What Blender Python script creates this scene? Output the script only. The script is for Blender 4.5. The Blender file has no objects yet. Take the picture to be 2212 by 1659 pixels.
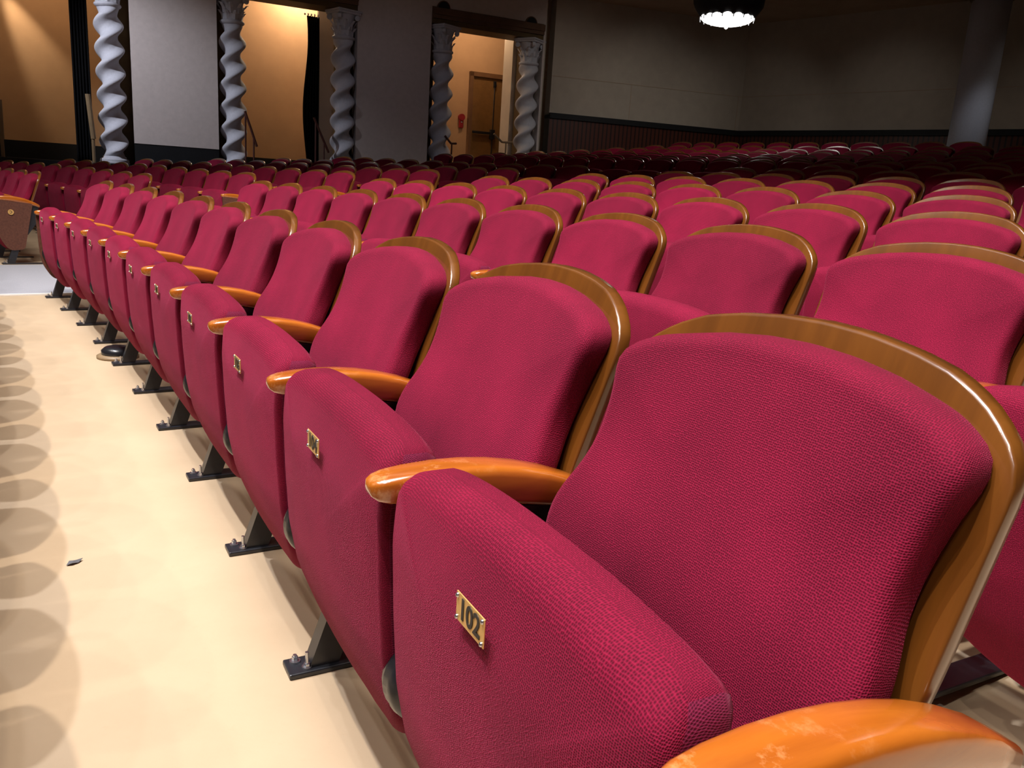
import bpy, bmesh, math
from mathutils import Vector, Matrix
C = bpy.context.scene.collection
sc = bpy.context.scene
PI = math.pi
W, H = 2212.0, 1659.0

# ------------------------------------------------------------------ camera
F_PX, PITCH, ROLL, EYE = 1767.95, 0.23379, 0.06468, 0.969
fwd = Vector((0, math.cos(PITCH), -math.sin(PITCH)))
up0 = Vector((0, math.sin(PITCH), math.cos(PITCH)))
r0 = Vector((1, 0, 0))
cr, sr = math.cos(ROLL), math.sin(ROLL)
RIGHT = cr * r0 + sr * up0
UP = -sr * r0 + cr * up0
CAM = Vector((0, 0, EYE))
cam = bpy.data.cameras.new('camera')
cam.sensor_fit = 'HORIZONTAL'
cam.sensor_width = 36.0
cam.lens = 36.0 * F_PX / W
cam.clip_start = 0.03
cam.clip_end = 200
co = bpy.data.objects.new('camera', cam)
C.objects.link(co)
co.matrix_world = Matrix(((RIGHT.x, UP.x, -fwd.x, 0), (RIGHT.y, UP.y, -fwd.y, 0), (RIGHT.z, UP.z, -fwd.z, EYE), (0, 0, 0, 1)))
sc.camera = co

def ray(px, py):
    return (RIGHT * ((px - W / 2) / F_PX) - UP * ((py - H / 2) / F_PX) + fwd)
def at(px, py, dep):
    return CAM + ray(px, py) * dep

# ------------------------------------------------------------------ view, world, light
vs = sc.view_settings
vs.view_transform = 'Standard'
vs.look = 'None'
vs.gamma = 1.0
vs.use_curve_mapping = False
vs.exposure = 0.0

world = bpy.data.worlds.new('hall_air')
sc.world = world
world.use_nodes = True
world.node_tree.nodes['Background'].inputs[0].default_value = (0.75, 0.8, 1.0, 1)
world.node_tree.nodes['Background'].inputs[1].default_value = 0.012

# seating geometry: concentric arcs round a point on the stage side
CX, CY, R0, TH0, PITCH_S = -34.528, -18.085, 39.738, 0.5057, 0.5879
def pol(r, th, z=0.0):
    return Vector((CX + (R0 + r) * math.cos(th), CY + (R0 + r) * math.sin(th), z))

def light(name, kind, loc, target, power, col, size=0.3, angle=None, blend=0.3):
    l = bpy.data.lights.new(name, kind)
    l.energy = power
    l.color = col
    if kind == 'SPOT':
        l.spot_size = angle
        l.spot_blend = blend
        l.shadow_soft_size = size
    elif kind == 'AREA':
        l.shape = 'DISK'
        l.size = size
    else:
        l.shadow_soft_size = size
    o = bpy.data.objects.new(name, l)
    C.objects.link(o)
    o.location = loc
    if target is not None:
        o.rotation_euler = (Vector(target) - Vector(loc)).to_track_quat('-Z', 'Y').to_euler()
    return o
def stage_pt(r, lateral, z, th=0.56):
    p = pol(r, th, z)
    t = Vector((-math.sin(th), math.cos(th), 0))
    return p + t * lateral
AIM = pol(2.3, 0.578, 0.4)
WARM = (1.0, 0.90, 0.80)
COOL = (0.86, 0.90, 1.0)
KEY = 4000
light('downlight', 'SPOT', stage_pt(-3.7, -2.7, 12.0), AIM, KEY, WARM, 0.10, 1.08, 0.7)
light('downlight', 'SPOT', stage_pt(-3.7, 1.0, 12.0), AIM, KEY, COOL, 0.10, 1.08, 0.7)
for rr, lat, kk, cc in ((-6.8, -2.2, 0.22, WARM), (-6.8, 1.6, 0.22, WARM), (-5.4, -6.0, 0.25, COOL), (-5.4, 4.8, 0.25, WARM), (-2.4, -5.0, 0.25, WARM), (-2.4, 3.6, 0.25, COOL)):
    light('downlight', 'SPOT', stage_pt(rr, lat, 12.0), AIM, KEY * kk, cc, 0.10, 1.05, 0.7)
light('soft_fill', 'AREA', stage_pt(-1.2, -1.0, 11.5), pol(0.2, 0.56, 0), 1350, (1.0, 0.93, 0.87), 5.0)  # added overhead fill that softens the floor shadows
light('side_fill', 'AREA', (-8.2, 12.6, 6.2), (-2.5, 5.0, 0.6), 80, (1.0, 0.96, 0.92), 1.2)  # added out-of-view lamp, meant for armrest glints and seat rims
light('column_wash', 'SPOT', (-8.3, 11.2, 4.8), (-6.6, 15.0, 1.9), 780, (0.88, 0.90, 1.0), 0.10, 0.95, 1.0)  # unseen spot placed close before the columns to light them from above
light('column_wash', 'SPOT', (-3.0, 12.6, 4.8), (-2.2, 16.8, 1.7), 38, (0.80, 0.83, 1.0), 0.12, 1.2, 1.0)  # weak unseen spot placed before the farther columns
def add_rear_fill(p, aim, power, ang=1.5, col=(1.0, 0.93, 0.84)):  # added spots under the low ceiling that brighten the rear walls
    light('rear_fill', 'SPOT', p, aim, power, col, 0.12, ang, 1.0)
for p_, a_ in (((1.2, 14.8, 4.85), (0.9, 18.5, 2.3)), ((3.3, 15.6, 4.85), (2.6, 19.1, 2.3)), ((5.0, 16.0, 4.85), (4.6, 19.6, 2.1)), ((5.0, 15.0, 4.85), (7.2, 17.5, 2.1)), ((7.6, 12.4, 4.85), (9.6, 15.0, 2.1))):
    add_rear_fill(p_, a_, 74 if a_[0] < 4 else 36, 1.25)
add_rear_fill((7.0, 12.4, 4.85), (7.75, 14.3, 2.4), 80, 0.6, (0.9, 0.93, 1.0))  # extra spot added to brighten the round pillar

# ------------------------------------------------------------------ helpers
def mesh_obj(name, bm, mats=None, parent=None, smooth=False, sub=0, link=True):
    me = bpy.data.meshes.new(name)
    bmesh.ops.recalc_face_normals(bm, faces=bm.faces)
    if smooth:
        for f in bm.faces: f.smooth = True
    bm.to_mesh(me)
    bm.free()
    if mats is not None:
        for m in (mats if isinstance(mats, (list, tuple)) else [mats]): me.materials.append(m)
    o = bpy.data.objects.new(name, me)
    C.objects.link(o)
    if parent is not None: o.parent = parent
    return o
def empty(name, loc=(0, 0, 0), rz=0.0):
    o = bpy.data.objects.new(name, None)
    o.empty_display_size = 0.1
    C.objects.link(o)
    o.location = loc
    o.rotation_euler = (0, 0, rz)
    return o
def tag(o, label=None, cat=None, group=None, kind=None):
    if label: o['label'] = label
    if cat: o['category'] = cat
    if group: o['group'] = group
    if kind: o['kind'] = kind
    return o
def add_box(bm, c, s, mat=None, mi=0, bev=0.0):
    m = Matrix.Translation(Vector(c)) @ (mat if mat is not None else Matrix.Identity(4)) @ Matrix.Diagonal((s[0], s[1], s[2], 1))
    r = bmesh.ops.create_cube(bm, size=1.0, matrix=m)
    fs = set()
    for v in r['verts']:
        for f in v.link_faces: fs.add(f)
    for f in fs: f.material_index = mi
    if bev > 0:
        es = set(e for f in fs for e in f.edges)
        bmesh.ops.bevel(bm, geom=list(es), offset=bev, segments=2, affect='EDGES', profile=0.5)
def add_cyl(bm, p0, p1, ra, rb=None, n=20, mi=0, cap=True):
    rb = ra if rb is None else rb
    p0 = Vector(p0); p1 = Vector(p1)
    d = (p1 - p0)
    q = d.to_track_quat('Z', 'Y').to_matrix().to_4x4()
    m = Matrix.Translation((p0 + p1) / 2) @ q
    r = bmesh.ops.create_cone(bm, cap_ends=cap, segments=n, radius1=ra, radius2=rb, depth=d.length, matrix=m)
    for v in r['verts']:
        for f in v.link_faces: f.material_index = mi
def add_lathe(bm, prof, n=48, o=(0, 0, 0), mi=0, mod=None):
    rings = []
    for (r, z) in prof:
        ring = []
        for k in range(n):
            a = 2 * PI * k / n
            rr = r if mod is None else mod(r, z, a)
            ring.append(bm.verts.new((o[0] + rr * math.cos(a), o[1] + rr * math.sin(a), o[2] + z)))
        rings.append(ring)
    for i in range(len(rings) - 1):
        for k in range(n):
            f = bm.faces.new((rings[i][k], rings[i][(k + 1) % n], rings[i + 1][(k + 1) % n], rings[i + 1][k]))
            f.smooth = True
            f.material_index = mi
    for rg in (rings[0], rings[-1]):
        try:
            f = bm.faces.new(rg); f.material_index = mi
        except Exception: pass
def fillet(pts, seg=6):
    """pts: list of (x, z, radius) -> rounded closed polygon"""
    out = []
    n = len(pts)
    for i in range(n):
        p = Vector(pts[i][:2]); a = Vector(pts[i - 1][:2]); b = Vector(pts[(i + 1) % n][:2]); r = pts[i][2]
        if r <= 0:
            out.append(p); continue
        da = (a - p); db = (b - p)
        k = min(r, da.length * 0.49, db.length * 0.49)
        A = p + da.normalized() * k; B = p + db.normalized() * k
        for s in range(seg + 1):
            t = s / seg
            out.append((1 - t) ** 2 * A + 2 * t * (1 - t) * p + t * t * B)
    return out
def resample(poly, n):
    L = [0]
    m = len(poly)
    for i in range(m): L.append(L[-1] + (poly[(i + 1) % m] - poly[i]).length)
    out = []
    j = 0
    for k in range(n):
        d = L[-1] * k / n
        while L[j + 1] < d: j += 1
        t = (d - L[j]) / max(L[j + 1] - L[j], 1e-9)
        out.append(poly[j].lerp(poly[(j + 1) % m], t))
    return out
def offset_poly(P, d):
    n = len(P)
    out = []
    area = sum(P[i].x * P[(i + 1) % n].y - P[(i + 1) % n].x * P[i].y for i in range(n))
    s = 1 if area > 0 else -1
    for i in range(n):
        t = (P[(i + 1) % n] - P[i - 1]).normalized()
        nrm = Vector((-t.y, t.x)) * s
        out.append(P[i] + nrm * (d[i] if isinstance(d, list) else d))
    return out
def pillow(P, yf, thick, er, bulge, cen, rings=9, arc=6, power=3.0, side_mi=1, er_side=None):
    """closed cushion body; P outline in (x, z); yf(x, z) front surface (towards +y); depth goes to -y"""
    bm = bmesh.new()
    n = len(P)
    R = []
    UVD = {}
    def ring(Q, fy):
        vs_ = [bm.verts.new((q.x, fy(q), q.y)) for q in Q]
        if R:
            pv = R[-1]
            ex = sum((a.co - b.co).length for a, b in zip(vs_, pv)) / n
            E_.append(E_[-1] + ex)
        else: E_.append(0.0)
        R.append(vs_)
    E_ = []
    cv = Vector(cen)
    nn = [o_ - p_ for o_, p_ in zip(offset_poly(P, -1.0), P)]
    if er_side is None: ek = [er] * n
    else: ek = [er_side + (er - er_side) * max(0.0, q.y) ** 1.5 + 0.5 * (er - er_side) * max(0.0, -q.y) for q in nn]
    for _ in range(3): ek = [(ek[k - 1] + 2 * ek[k] + ek[(k + 1) % n]) / 4 for k in range(n)]
    inner = offset_poly(P, ek)
    # back
    for k in (0.3, 0.7):
        Q = [cv.lerp(q, k) for q in inner]
        ring(Q, lambda q: yf(q.x, q.y) - thick)
    ring(offset_poly(P, er * 0.4), lambda q: yf(q.x, q.y) - thick)
    ring(P, lambda q: yf(q.x, q.y) - thick + er * 0.5)
    ring(P, lambda q: yf(q.x, q.y) - thick * 0.5)
    nside = len(R)
    for s in range(arc + 1):
        a = (PI / 2) * s / arc
        Q = offset_poly(P, [e * (1 - math.cos(a)) for e in ek])
        it = iter(ek)
        ring(Q, lambda q, a=a, it=it: yf(q.x, q.y) - next(it) * (1 - math.sin(a)))
    for k in range(1, rings):
        rho = 1 - k / rings
        Q = [cv.lerp(q, rho) for q in inner]
        ring(Q, lambda q, rho=rho: yf(q.x, q.y) + bulge * (1 - rho ** power))
    for i in range(len(R) - 1):
        for k in range(n):
            f = bm.faces.new((R[i][k], R[i][(k + 1) % n], R[i + 1][(k + 1) % n], R[i + 1][k]))
            f.smooth = True
            if i < nside: f.material_index = side_mi
    uv = bm.loops.layers.uv.new('cloth')
    bm.verts.index_update()
    nI = nside + arc
    O_ = offset_poly(P, -1.0)
    for i in range(len(R)):
        ext = max(0.0, E_[nI] - E_[i])
        for k in range(n):
            q = inner[k]; d = (O_[k] - P[k])
            v = R[i][k]
            UVD[v] = (q.x + d.x * ext, q.y + d.y * ext) if i < nI else (v.co.x, v.co.z)
    cb = bm.verts.new((cv.x, yf(cv.x, cv.y) - thick, cv.y))
    cf = bm.verts.new((cv.x, yf(cv.x, cv.y) + bulge, cv.y))
    for k in range(n):
        f = bm.faces.new((R[0][(k + 1) % n], R[0][k], cb)); f.smooth = True; f.material_index = side_mi
        f = bm.faces.new((R[-1][k], R[-1][(k + 1) % n], cf)); f.smooth = True
    for f in bm.faces:
        for l in f.loops:
            l[uv].uv = UVD.get(l.vert, (l.vert.co.x, l.vert.co.z))
    return bm

# ------------------------------------------------------------------ materials
def new_mat(name):
    m = bpy.data.materials.new(name)
    m.use_nodes = True
    nt = m.node_tree
    return m, nt, nt.nodes['Principled BSDF']
def N(nt, t, **kw):
    n = nt.nodes.new(t)
    for k, v in kw.items(): setattr(n, k, v)
    return n
def noise_ramp(nt, scale, stops, coord='Object', detail=4, stretch=None, rough=0.6, dist=0.0):
    tc = N(nt, 'ShaderNodeTexCoord')
    mp = N(nt, 'ShaderNodeMapping')
    if stretch: mp.inputs['Scale'].default_value = stretch
    nt.links.new(tc.outputs[coord], mp.inputs[0])
    nz = N(nt, 'ShaderNodeTexNoise')
    nz.inputs['Scale'].default_value = scale
    nz.inputs['Detail'].default_value = detail
    nz.inputs['Roughness'].default_value = rough
    nz.inputs['Distortion'].default_value = dist
    nt.links.new(mp.outputs[0], nz.inputs['Vector'])
    cr_ = N(nt, 'ShaderNodeValToRGB')
    el = cr_.color_ramp.elements
    while len(el) < len(stops): el.new(0.5)
    for e, (p, c) in zip(el, stops):
        e.position = p
        e.color = (c[0], c[1], c[2], 1)
    nt.links.new(nz.outputs['Fac'], cr_.inputs[0])
    return cr_, nz, mp
def plain(name, col, rough=0.6, metal=0.0, spec=0.5, var=0.12, scale=6.0, bump=0.0, coat=0.0):
    m, nt, b = new_mat(name)
    c2 = tuple(max(0, x * (1 - var)) for x in col)
    c3 = tuple(min(1, x * (1 + var)) for x in col)
    cr_, nz, mp = noise_ramp(nt, scale, [(0.3, c2), (0.7, c3)])
    nt.links.new(cr_.outputs[0], b.inputs['Base Color'])
    b.inputs['Roughness'].default_value = rough
    b.inputs['Metallic'].default_value = metal
    b.inputs['Specular IOR Level'].default_value = spec
    b.inputs['Coat Weight'].default_value = coat
    b.inputs['Coat Roughness'].default_value = 0.1
    if bump > 0:
        bp = N(nt, 'ShaderNodeBump')
        bp.inputs['Strength'].default_value = bump
        bp.inputs['Distance'].default_value = 0.01
        nt.links.new(nz.outputs['Fac'], bp.inputs['Height'])
        nt.links.new(bp.outputs[0], b.inputs['Normal'])
    return m

def velvet(name, dark, lite, sheen_col, scale=260.0, sheen=0.6, rnd=0.35, bump=0.55):
    """honeycomb knit velour: small pits, worn lighter clouds, a napped sheen"""
    m, nt, b = new_mat(name)
    tc = N(nt, 'ShaderNodeTexCoord')
    vo = N(nt, 'ShaderNodeTexVoronoi')
    vo.voronoi_dimensions = '2D'
    vo.inputs['Scale'].default_value = scale
    vo.inputs['Randomness'].default_value = rnd
    mp = N(nt, 'ShaderNodeMapping')
    mp.inputs['Scale'].default_value = (0.86, 1.0, 1.0)
    nt.links.new(tc.outputs['UV'], mp.inputs[0])
    nt.links.new(mp.outputs[0], vo.inputs['Vector'])
    cl, nz, _ = noise_ramp(nt, 5.0, [(0.3, (0, 0, 0)), (0.75, (1, 1, 1))], detail=3)
    mr = N(nt, 'ShaderNodeMapRange')
    mr.inputs['From Min'].default_value = 0.1
    mr.inputs['From Max'].default_value = 0.75
    nt.links.new(vo.outputs['Distance'], mr.inputs['Value'])
    ad = N(nt, 'ShaderNodeMath', operation='MULTIPLY_ADD')
    ad.inputs[1].default_value = 0.75
    nt.links.new(mr.outputs[0], ad.inputs[0])
    mu = N(nt, 'ShaderNodeMath', operation='MULTIPLY')
    mu.inputs[1].default_value = 0.3
    nt.links.new(cl.outputs[0], mu.inputs[0])
    nt.links.new(mu.outputs[0], ad.inputs[2])
    mx = N(nt, 'ShaderNodeMix', data_type='RGBA')
    mx.inputs[6].default_value = (*dark, 1)
    mx.inputs[7].default_value = (*lite, 1)
    nt.links.new(ad.outputs[0], mx.inputs[0])
    oi = N(nt, 'ShaderNodeObjectInfo')
    hs = N(nt, 'ShaderNodeHueSaturation')
    mr2 = N(nt, 'ShaderNodeMapRange')
    mr2.inputs['To Min'].default_value = 0.88
    mr2.inputs['To Max'].default_value = 1.15
    nt.links.new(oi.outputs['Random'], mr2.inputs['Value'])
    nt.links.new(mr2.outputs[0], hs.inputs['Value'])
    nt.links.new(mx.outputs[2], hs.inputs['Color'])
    nt.links.new(hs.outputs[0], b.inputs['Base Color'])
    b.inputs['Roughness'].default_value = 0.85
    b.inputs['Specular IOR Level'].default_value = 0.15
    b.inputs['Sheen Weight'].default_value = sheen
    b.inputs['Sheen Roughness'].default_value = 0.35
    b.inputs['Sheen Tint'].default_value = (*sheen_col, 1)
    bp = N(nt, 'ShaderNodeBump')
    bp.inputs['Strength'].default_value = bump
    bp.inputs['Distance'].default_value = 0.002
    nt.links.new(vo.outputs['Distance'], bp.inputs['Height'])
    nt.links.new(bp.outputs[0], b.inputs['Normal'])
    return m
M = {}
M['velvet'] = velvet('crimson_velvet', (0.045, 0.0006, 0.008), (0.30, 0.007, 0.043), (1.0, 0.15, 0.30), 430.0, 0.22)
M['velvet_side'] = velvet('plum_side_fabric', (0.04, 0.0008, 0.010), (0.26, 0.016, 0.062), (0.9, 0.25, 0.4), 300.0, 0.25, 0.2, 0.5)

def wood(name, a, b_, c_, rough=0.28, coat=0.7, stretch=(6, 1, 40)):
    m, nt, b = new_mat(name)
    cr_, nz, mp = noise_ramp(nt, 2.2, [(0.25, a), (0.5, b_), (0.78, c_)], detail=7, stretch=stretch, dist=0.4)
    nt.links.new(cr_.outputs[0], b.inputs['Base Color'])
    b.inputs['Roughness'].default_value = rough
    b.inputs['Coat Weight'].default_value = coat
    b.inputs['Coat Roughness'].default_value = 0.12
    return m
M['shell'] = wood('varnished_plywood', (0.075, 0.024, 0.004), (0.125, 0.041, 0.006), (0.18, 0.062, 0.008), stretch=(7, 2, 0.7))
M['arm'] = wood('varnished_beech', (0.28, 0.065, 0.006), (0.38, 0.10, 0.009), (0.48, 0.14, 0.014), 0.25, 0.9, (14, 1.5, 14))
# worn patches on the armrest tips
nt = M['arm'].node_tree
b = nt.nodes['Principled BSDF']
lnk = b.inputs['Base Color'].links[0].from_socket
cr_, nz, mp = noise_ramp(nt, 26, [(0.54, (0, 0, 0)), (0.66, (0.55, 0.55, 0.55))], detail=6, rough=0.7)
sep = N(nt, 'ShaderNodeSeparateXYZ'); tc = N(nt, 'ShaderNodeTexCoord')
nt.links.new(tc.outputs['Object'], sep.inputs[0])
mr = N(nt, 'ShaderNodeMapRange'); mr.inputs['From Min'].default_value = 0.27; mr.inputs['From Max'].default_value = 0.40
nt.links.new(sep.outputs['Y'], mr.inputs['Value'])
mu = N(nt, 'ShaderNodeMath', operation='MULTIPLY'); nt.links.new(mr.outputs[0], mu.inputs[0]); nt.links.new(cr_.outputs[0], mu.inputs[1])
mx = N(nt, 'ShaderNodeMix', data_type='RGBA'); mx.inputs[7].default_value = (0.66, 0.33, 0.13, 1)
nt.links.new(mu.outputs[0], mx.inputs[0]); nt.links.new(lnk, mx.inputs[6]); nt.links.new(mx.outputs[2], b.inputs['Base Color'])

M['steel'] = plain('black_painted_steel', (0.012, 0.013, 0.017), 0.35, 0.0, 0.6, 0.3, 30)
M['plastic'] = plain('black_plastic', (0.010, 0.011, 0.014), 0.3, 0, 0.5)
M['zinc'] = plain('zinc_bolt', (0.6, 0.62, 0.66), 0.3, 1.0)
M['blue_bolt'] = plain('blue_bolt', (0.10, 0.18, 0.5), 0.3, 0.6)
M['brass'] = plain('brass_plate', (0.80, 0.50, 0.17), 0.35, 0.55, 0.5, 0.06, 40)
M['ink'] = plain('black_numeral', (0.015, 0.012, 0.01), 0.5)
M['panel'] = plain('brown_end_panel', (0.10, 0.035, 0.02), 0.55, 0, 0.4, 0.25, 60)
M['plaster'] = plain('pale_wall_plaster', (0.56, 0.50, 0.48), 0.85, 0, 0.2, 0.05, 12, 0.1)
M['cream'] = plain('rear_wall_cream', (0.42, 0.37, 0.31), 0.85, 0, 0.2, 0.05, 5)
M['olive'] = plain('olive_brown_casing', (0.12, 0.075, 0.03), 0.6, 0, 0.3, 0.15, 5)
M['beam'] = plain('brown_lintel', (0.13, 0.07, 0.04), 0.6, 0, 0.3, 0.15, 5)
M['stone'] = plain('pale_column_plaster', (0.50, 0.51, 0.57), 0.7, 0, 0.3, 0.05, 30, 0.1)
M['tan'] = plain('tan_corridor_wall', (0.50, 0.31, 0.17), 0.85, 0, 0.2, 0.05, 3)
M['corr_white'] = plain('corridor_pale_wall', (0.6, 0.52, 0.42), 0.85, 0, 0.2, 0.05, 3)
M['black_drape'] = plain('black_drape', (0.006, 0.006, 0.007), 0.9, 0, 0.1)
M['black_wall'] = plain('black_base_paint', (0.008, 0.009, 0.011), 0.6, 0, 0.3)
M['ceiling'] = plain('dark_ceiling_paint', (0.42, 0.33, 0.25), 0.9, 0, 0.1, 0.08, 2)
M['door'] = plain('varnished_door', (0.20, 0.10, 0.03), 0.45, 0, 0.4, 0.12, 8)
M['door_frame'] = plain('door_frame_wood', (0.16, 0.075, 0.03), 0.5)
M['rail_tan'] = plain('tan_wood_rail', (0.22, 0.15, 0.08), 0.5)
M['rail_red'] = plain('dark_red_rail', (0.07, 0.02, 0.015), 0.4)
M['red'] = plain('red_alarm', (0.30, 0.01, 0.015), 0.4)
M['carpet'] = plain('grey_aisle_carpet', (0.30, 0.30, 0.33), 0.95, 0, 0.1, 0.15, 180, 0.3)
M['edge_strip'] = plain('pale_edge_strip', (0.75, 0.72, 0.68), 0.5)

def mat_floor():
    m, nt, b = new_mat('painted_concrete')
    cr_, nz, mp = noise_ramp(nt, 1.3, [(0.3, (0.40, 0.298, 0.192)), (0.7, (0.48, 0.367, 0.245))], detail=6)
    # fine scuffs
    cr2, nz2, _ = noise_ramp(nt, 42, [(0.60, (0, 0, 0)), (0.72, (1, 1, 1))], detail=5, rough=0.7)
    mx = N(nt, 'ShaderNodeMix', data_type='RGBA'); mx.inputs[7].default_value = (0.40, 0.27, 0.16, 1)
    mu = N(nt, 'ShaderNodeMath', operation='MULTIPLY'); mu.inputs[1].default_value = 0.16
    nt.links.new(cr2.outputs[0], mu.inputs[0]); nt.links.new(mu.outputs[0], mx.inputs[0])
    nt.links.new(cr_.outputs[0], mx.inputs[6]); nt.links.new(mx.outputs[2], b.inputs['Base Color'])
    b.inputs['Roughness'].default_value = 0.55
    b.inputs['Specular IOR Level'].default_value = 0.35
    bp = N(nt, 'ShaderNodeBump'); bp.inputs['Strength'].default_value = 0.12; bp.inputs['Distance'].default_value = 0.004
    nt.links.new(nz2.outputs['Fac'], bp.inputs['Height']); nt.links.new(bp.outputs[0], b.inputs['Normal'])
    return m
M['floor'] = mat_floor()
def mat_slats():
    m, nt, b = new_mat('red_brown_slat_wainscot')
    tc = N(nt, 'ShaderNodeTexCoord')
    wv = N(nt, 'ShaderNodeTexWave'); wv.inputs['Scale'].default_value = 3.2; wv.inputs['Distortion'].default_value = 0.0
    nt.links.new(tc.outputs['Object'], wv.inputs['Vector'])
    cr1 = N(nt, 'ShaderNodeValToRGB')
    cr1.color_ramp.elements[0].position = 0.12; cr1.color_ramp.elements[0].color = (0.012, 0.004, 0.003, 1)
    cr1.color_ramp.elements[1].position = 0.35; cr1.color_ramp.elements[1].color = (0.07, 0.016, 0.008, 1)
    nt.links.new(wv.outputs['Fac'], cr1.inputs[0])
    nt.links.new(cr1.outputs[0], b.inputs['Base Color'])
    b.inputs['Roughness'].default_value = 0.4
    return m
M['slats'] = mat_slats()

# ------------------------------------------------------------------ floor (raked, concentric)
ZP = [(-40, 0), (0.2, 0), (0.973, .066), (1.93, .142), (2.959, .226), (4.009, .311), (5.05, .398), (6.1, .5), (7.15, .608), (8.15, .71), (8.96, .80), (9.77, .895), (10.58, .993), (11.39, 1.095), (12.2, 1.21), (13.0, 1.345), (16, 1.6), (40, 2.0)]
def interp(x, T):
    if x <= T[0][0]: return T[0][1]
    for (a, fa), (b, fb) in zip(T, T[1:]):
        if x <= b: return fa + (fb - fa) * (x - a) / (b - a)
    return T[-1][1]
def zfloor(r, th):
    dip = 0.026 * math.exp(-((th - 0.72) / 0.05) ** 2) * max(0, min(1, (7.3 - r) / 0.8)) * max(0, min(1, r / 0.9))
    return interp(r, ZP) - dip
def revolve(name, r_list, th_list, dz, mat, kind='structure', thick=None):
    bm = bmesh.new()
    rows = []
    for r in r_list:
        rows.append([bm.verts.new(pol(r, th, zfloor(r, th) + dz)) for th in th_list])
    for i in range(len(rows) - 1):
        for k in range(len(rows[0]) - 1):
            f = bm.faces.new((rows[i][k], rows[i + 1][k], rows[i + 1][k + 1], rows[i][k + 1])); f.smooth = True
    o = mesh_obj(name, bm, mat)
    if kind: tag(o, kind=kind)
    return o
def frange(a, b, n): return [a + (b - a) * i / n for i in range(n + 1)]
fr = [-14, -8, -4, -2, -1] + frange(-0.6, 16, 120)
revolve('floor', fr, frange(0.30, 1.15, 110), 0.0, M['floor'])

# aisle carpet between the two seating blocks
bm = bmesh.new()
CARP = [(0, 0.7058), (0.97, 0.7058), (1.9, 0.702), (3.0, 0.6955), (4.0, 0.6930), (5.05, 0.6880), (7.0, 0.6845)]
rs = frange(-1.6, 7.2, 60)
prev = None
for r in rs:
    a0 = 0.6582 - 0.0009 * max(r, 0); a1 = interp(r, CARP)
    cur = [bm.verts.new(pol(r, a0 + (a1 - a0) * k / 10, zfloor(r, a0 + (a1 - a0) * k / 10) + 0.006)) for k in range(11)]
    if prev:
        for k in range(10): bm.faces.new((prev[k], cur[k], cur[k + 1], prev[k + 1]))
    prev = cur
o = mesh_obj('aisle_carpet', bm, M['carpet'])
sm = o.modifiers.new('thick', 'SOLIDIFY'); sm.thickness = 0.006; sm.offset = -1
tag(o, 'grey carpet runner up the aisle between the two seating blocks', 'carpet')
bm = bmesh.new()
prev = None
for r in rs:
    a1 = 0.6582 - 0.0009 * max(r, 0); a0 = a1 - 0.0009
    cur = [bm.verts.new(pol(r, a, zfloor(r, a) + h)) for a, h in ((a0, 0.001), (a0, 0.012), (a1, 0.012), (a1, 0.001))]
    if prev:
        for k in range(3): bm.faces.new((prev[k], cur[k], cur[k + 1], prev[k + 1]))
    prev = cur
o = mesh_obj('carpet_edge_strip', bm, M['edge_strip'])
tag(o, 'pale metal edging strip along the near side of the grey aisle carpet', 'edging strip')

# ------------------------------------------------------------------ theatre seat prototype
def shell_y(x, z):
    return 0.036 + 0.34 * (0.845 - z) + 0.38 * x * x
def shell_bm():
    top = [(-0.262, 0.772, 0.055), (-0.215, 0.8125, 0.03)]
    arch = [(x, 0.848 - 0.62 * x * x - 1.2 * x ** 4, 0) for x in (-0.17, -0.12, -0.06, 0, 0.06, 0.12, 0.17)]
    pts = [(-0.225, 0.36, 0.05), (-0.262, 0.55, 0.05), (-0.268, 0.772, 0.05), (-0.215, 0.811, 0.02)] + arch + [(0.215, 0.811, 0.02), (0.268, 0.772, 0.05), (0.262, 0.55, 0.05), (0.225, 0.36, 0.05)]
    P = resample(fillet(pts), 96)
    return pillow(P, shell_y, 0.022, 0.004, 0.0, (0, 0.62), rings=6, arc=3, side_mi=0)
def pad_y(x, z):
    lum = 0.018 * math.exp(-((z - 0.56) / 0.09) ** 2)
    return shell_y(x, z) + 0.052 + lum
def back_bm():
    arch = [(x, 0.824 - 0.62 * x * x - 1.2 * x ** 4, 0) for x in (-0.17, -0.12, -0.06, 0, 0.06, 0.12, 0.17)]
    pts = [(-0.222, 0.385, 0.03), (-0.245, 0.50, 0.03), (-0.252, 0.575, 0.03), (-0.228, 0.64, 0.05), (-0.232, 0.70, 0.03), (-0.252, 0.772, 0.035), (-0.205, 0.797, 0.02)] + arch + [(0.205, 0.797, 0.02), (0.252, 0.772, 0.035), (0.232, 0.70, 0.03), (0.228, 0.64, 0.05), (0.252, 0.575, 0.03), (0.245, 0.50, 0.03), (0.222, 0.385, 0.03)]
    P = resample(fillet(pts), 120)
    return pillow(P, pad_y, 0.056, 0.020, 0.012, (0, 0.62), rings=10, arc=6, power=2.5, side_mi=0)
PAN_T = [(0.08, 0.330), (0.14, 0.362), (0.20, 0.392), (0.26, 0.412), (0.34, 0.427), (0.44, 0.434), (0.54, 0.438), (0.60, 0.434), (0.66, 0.424)]
def pan_front(x, z): 
    return interp(z, PAN_T)
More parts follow.
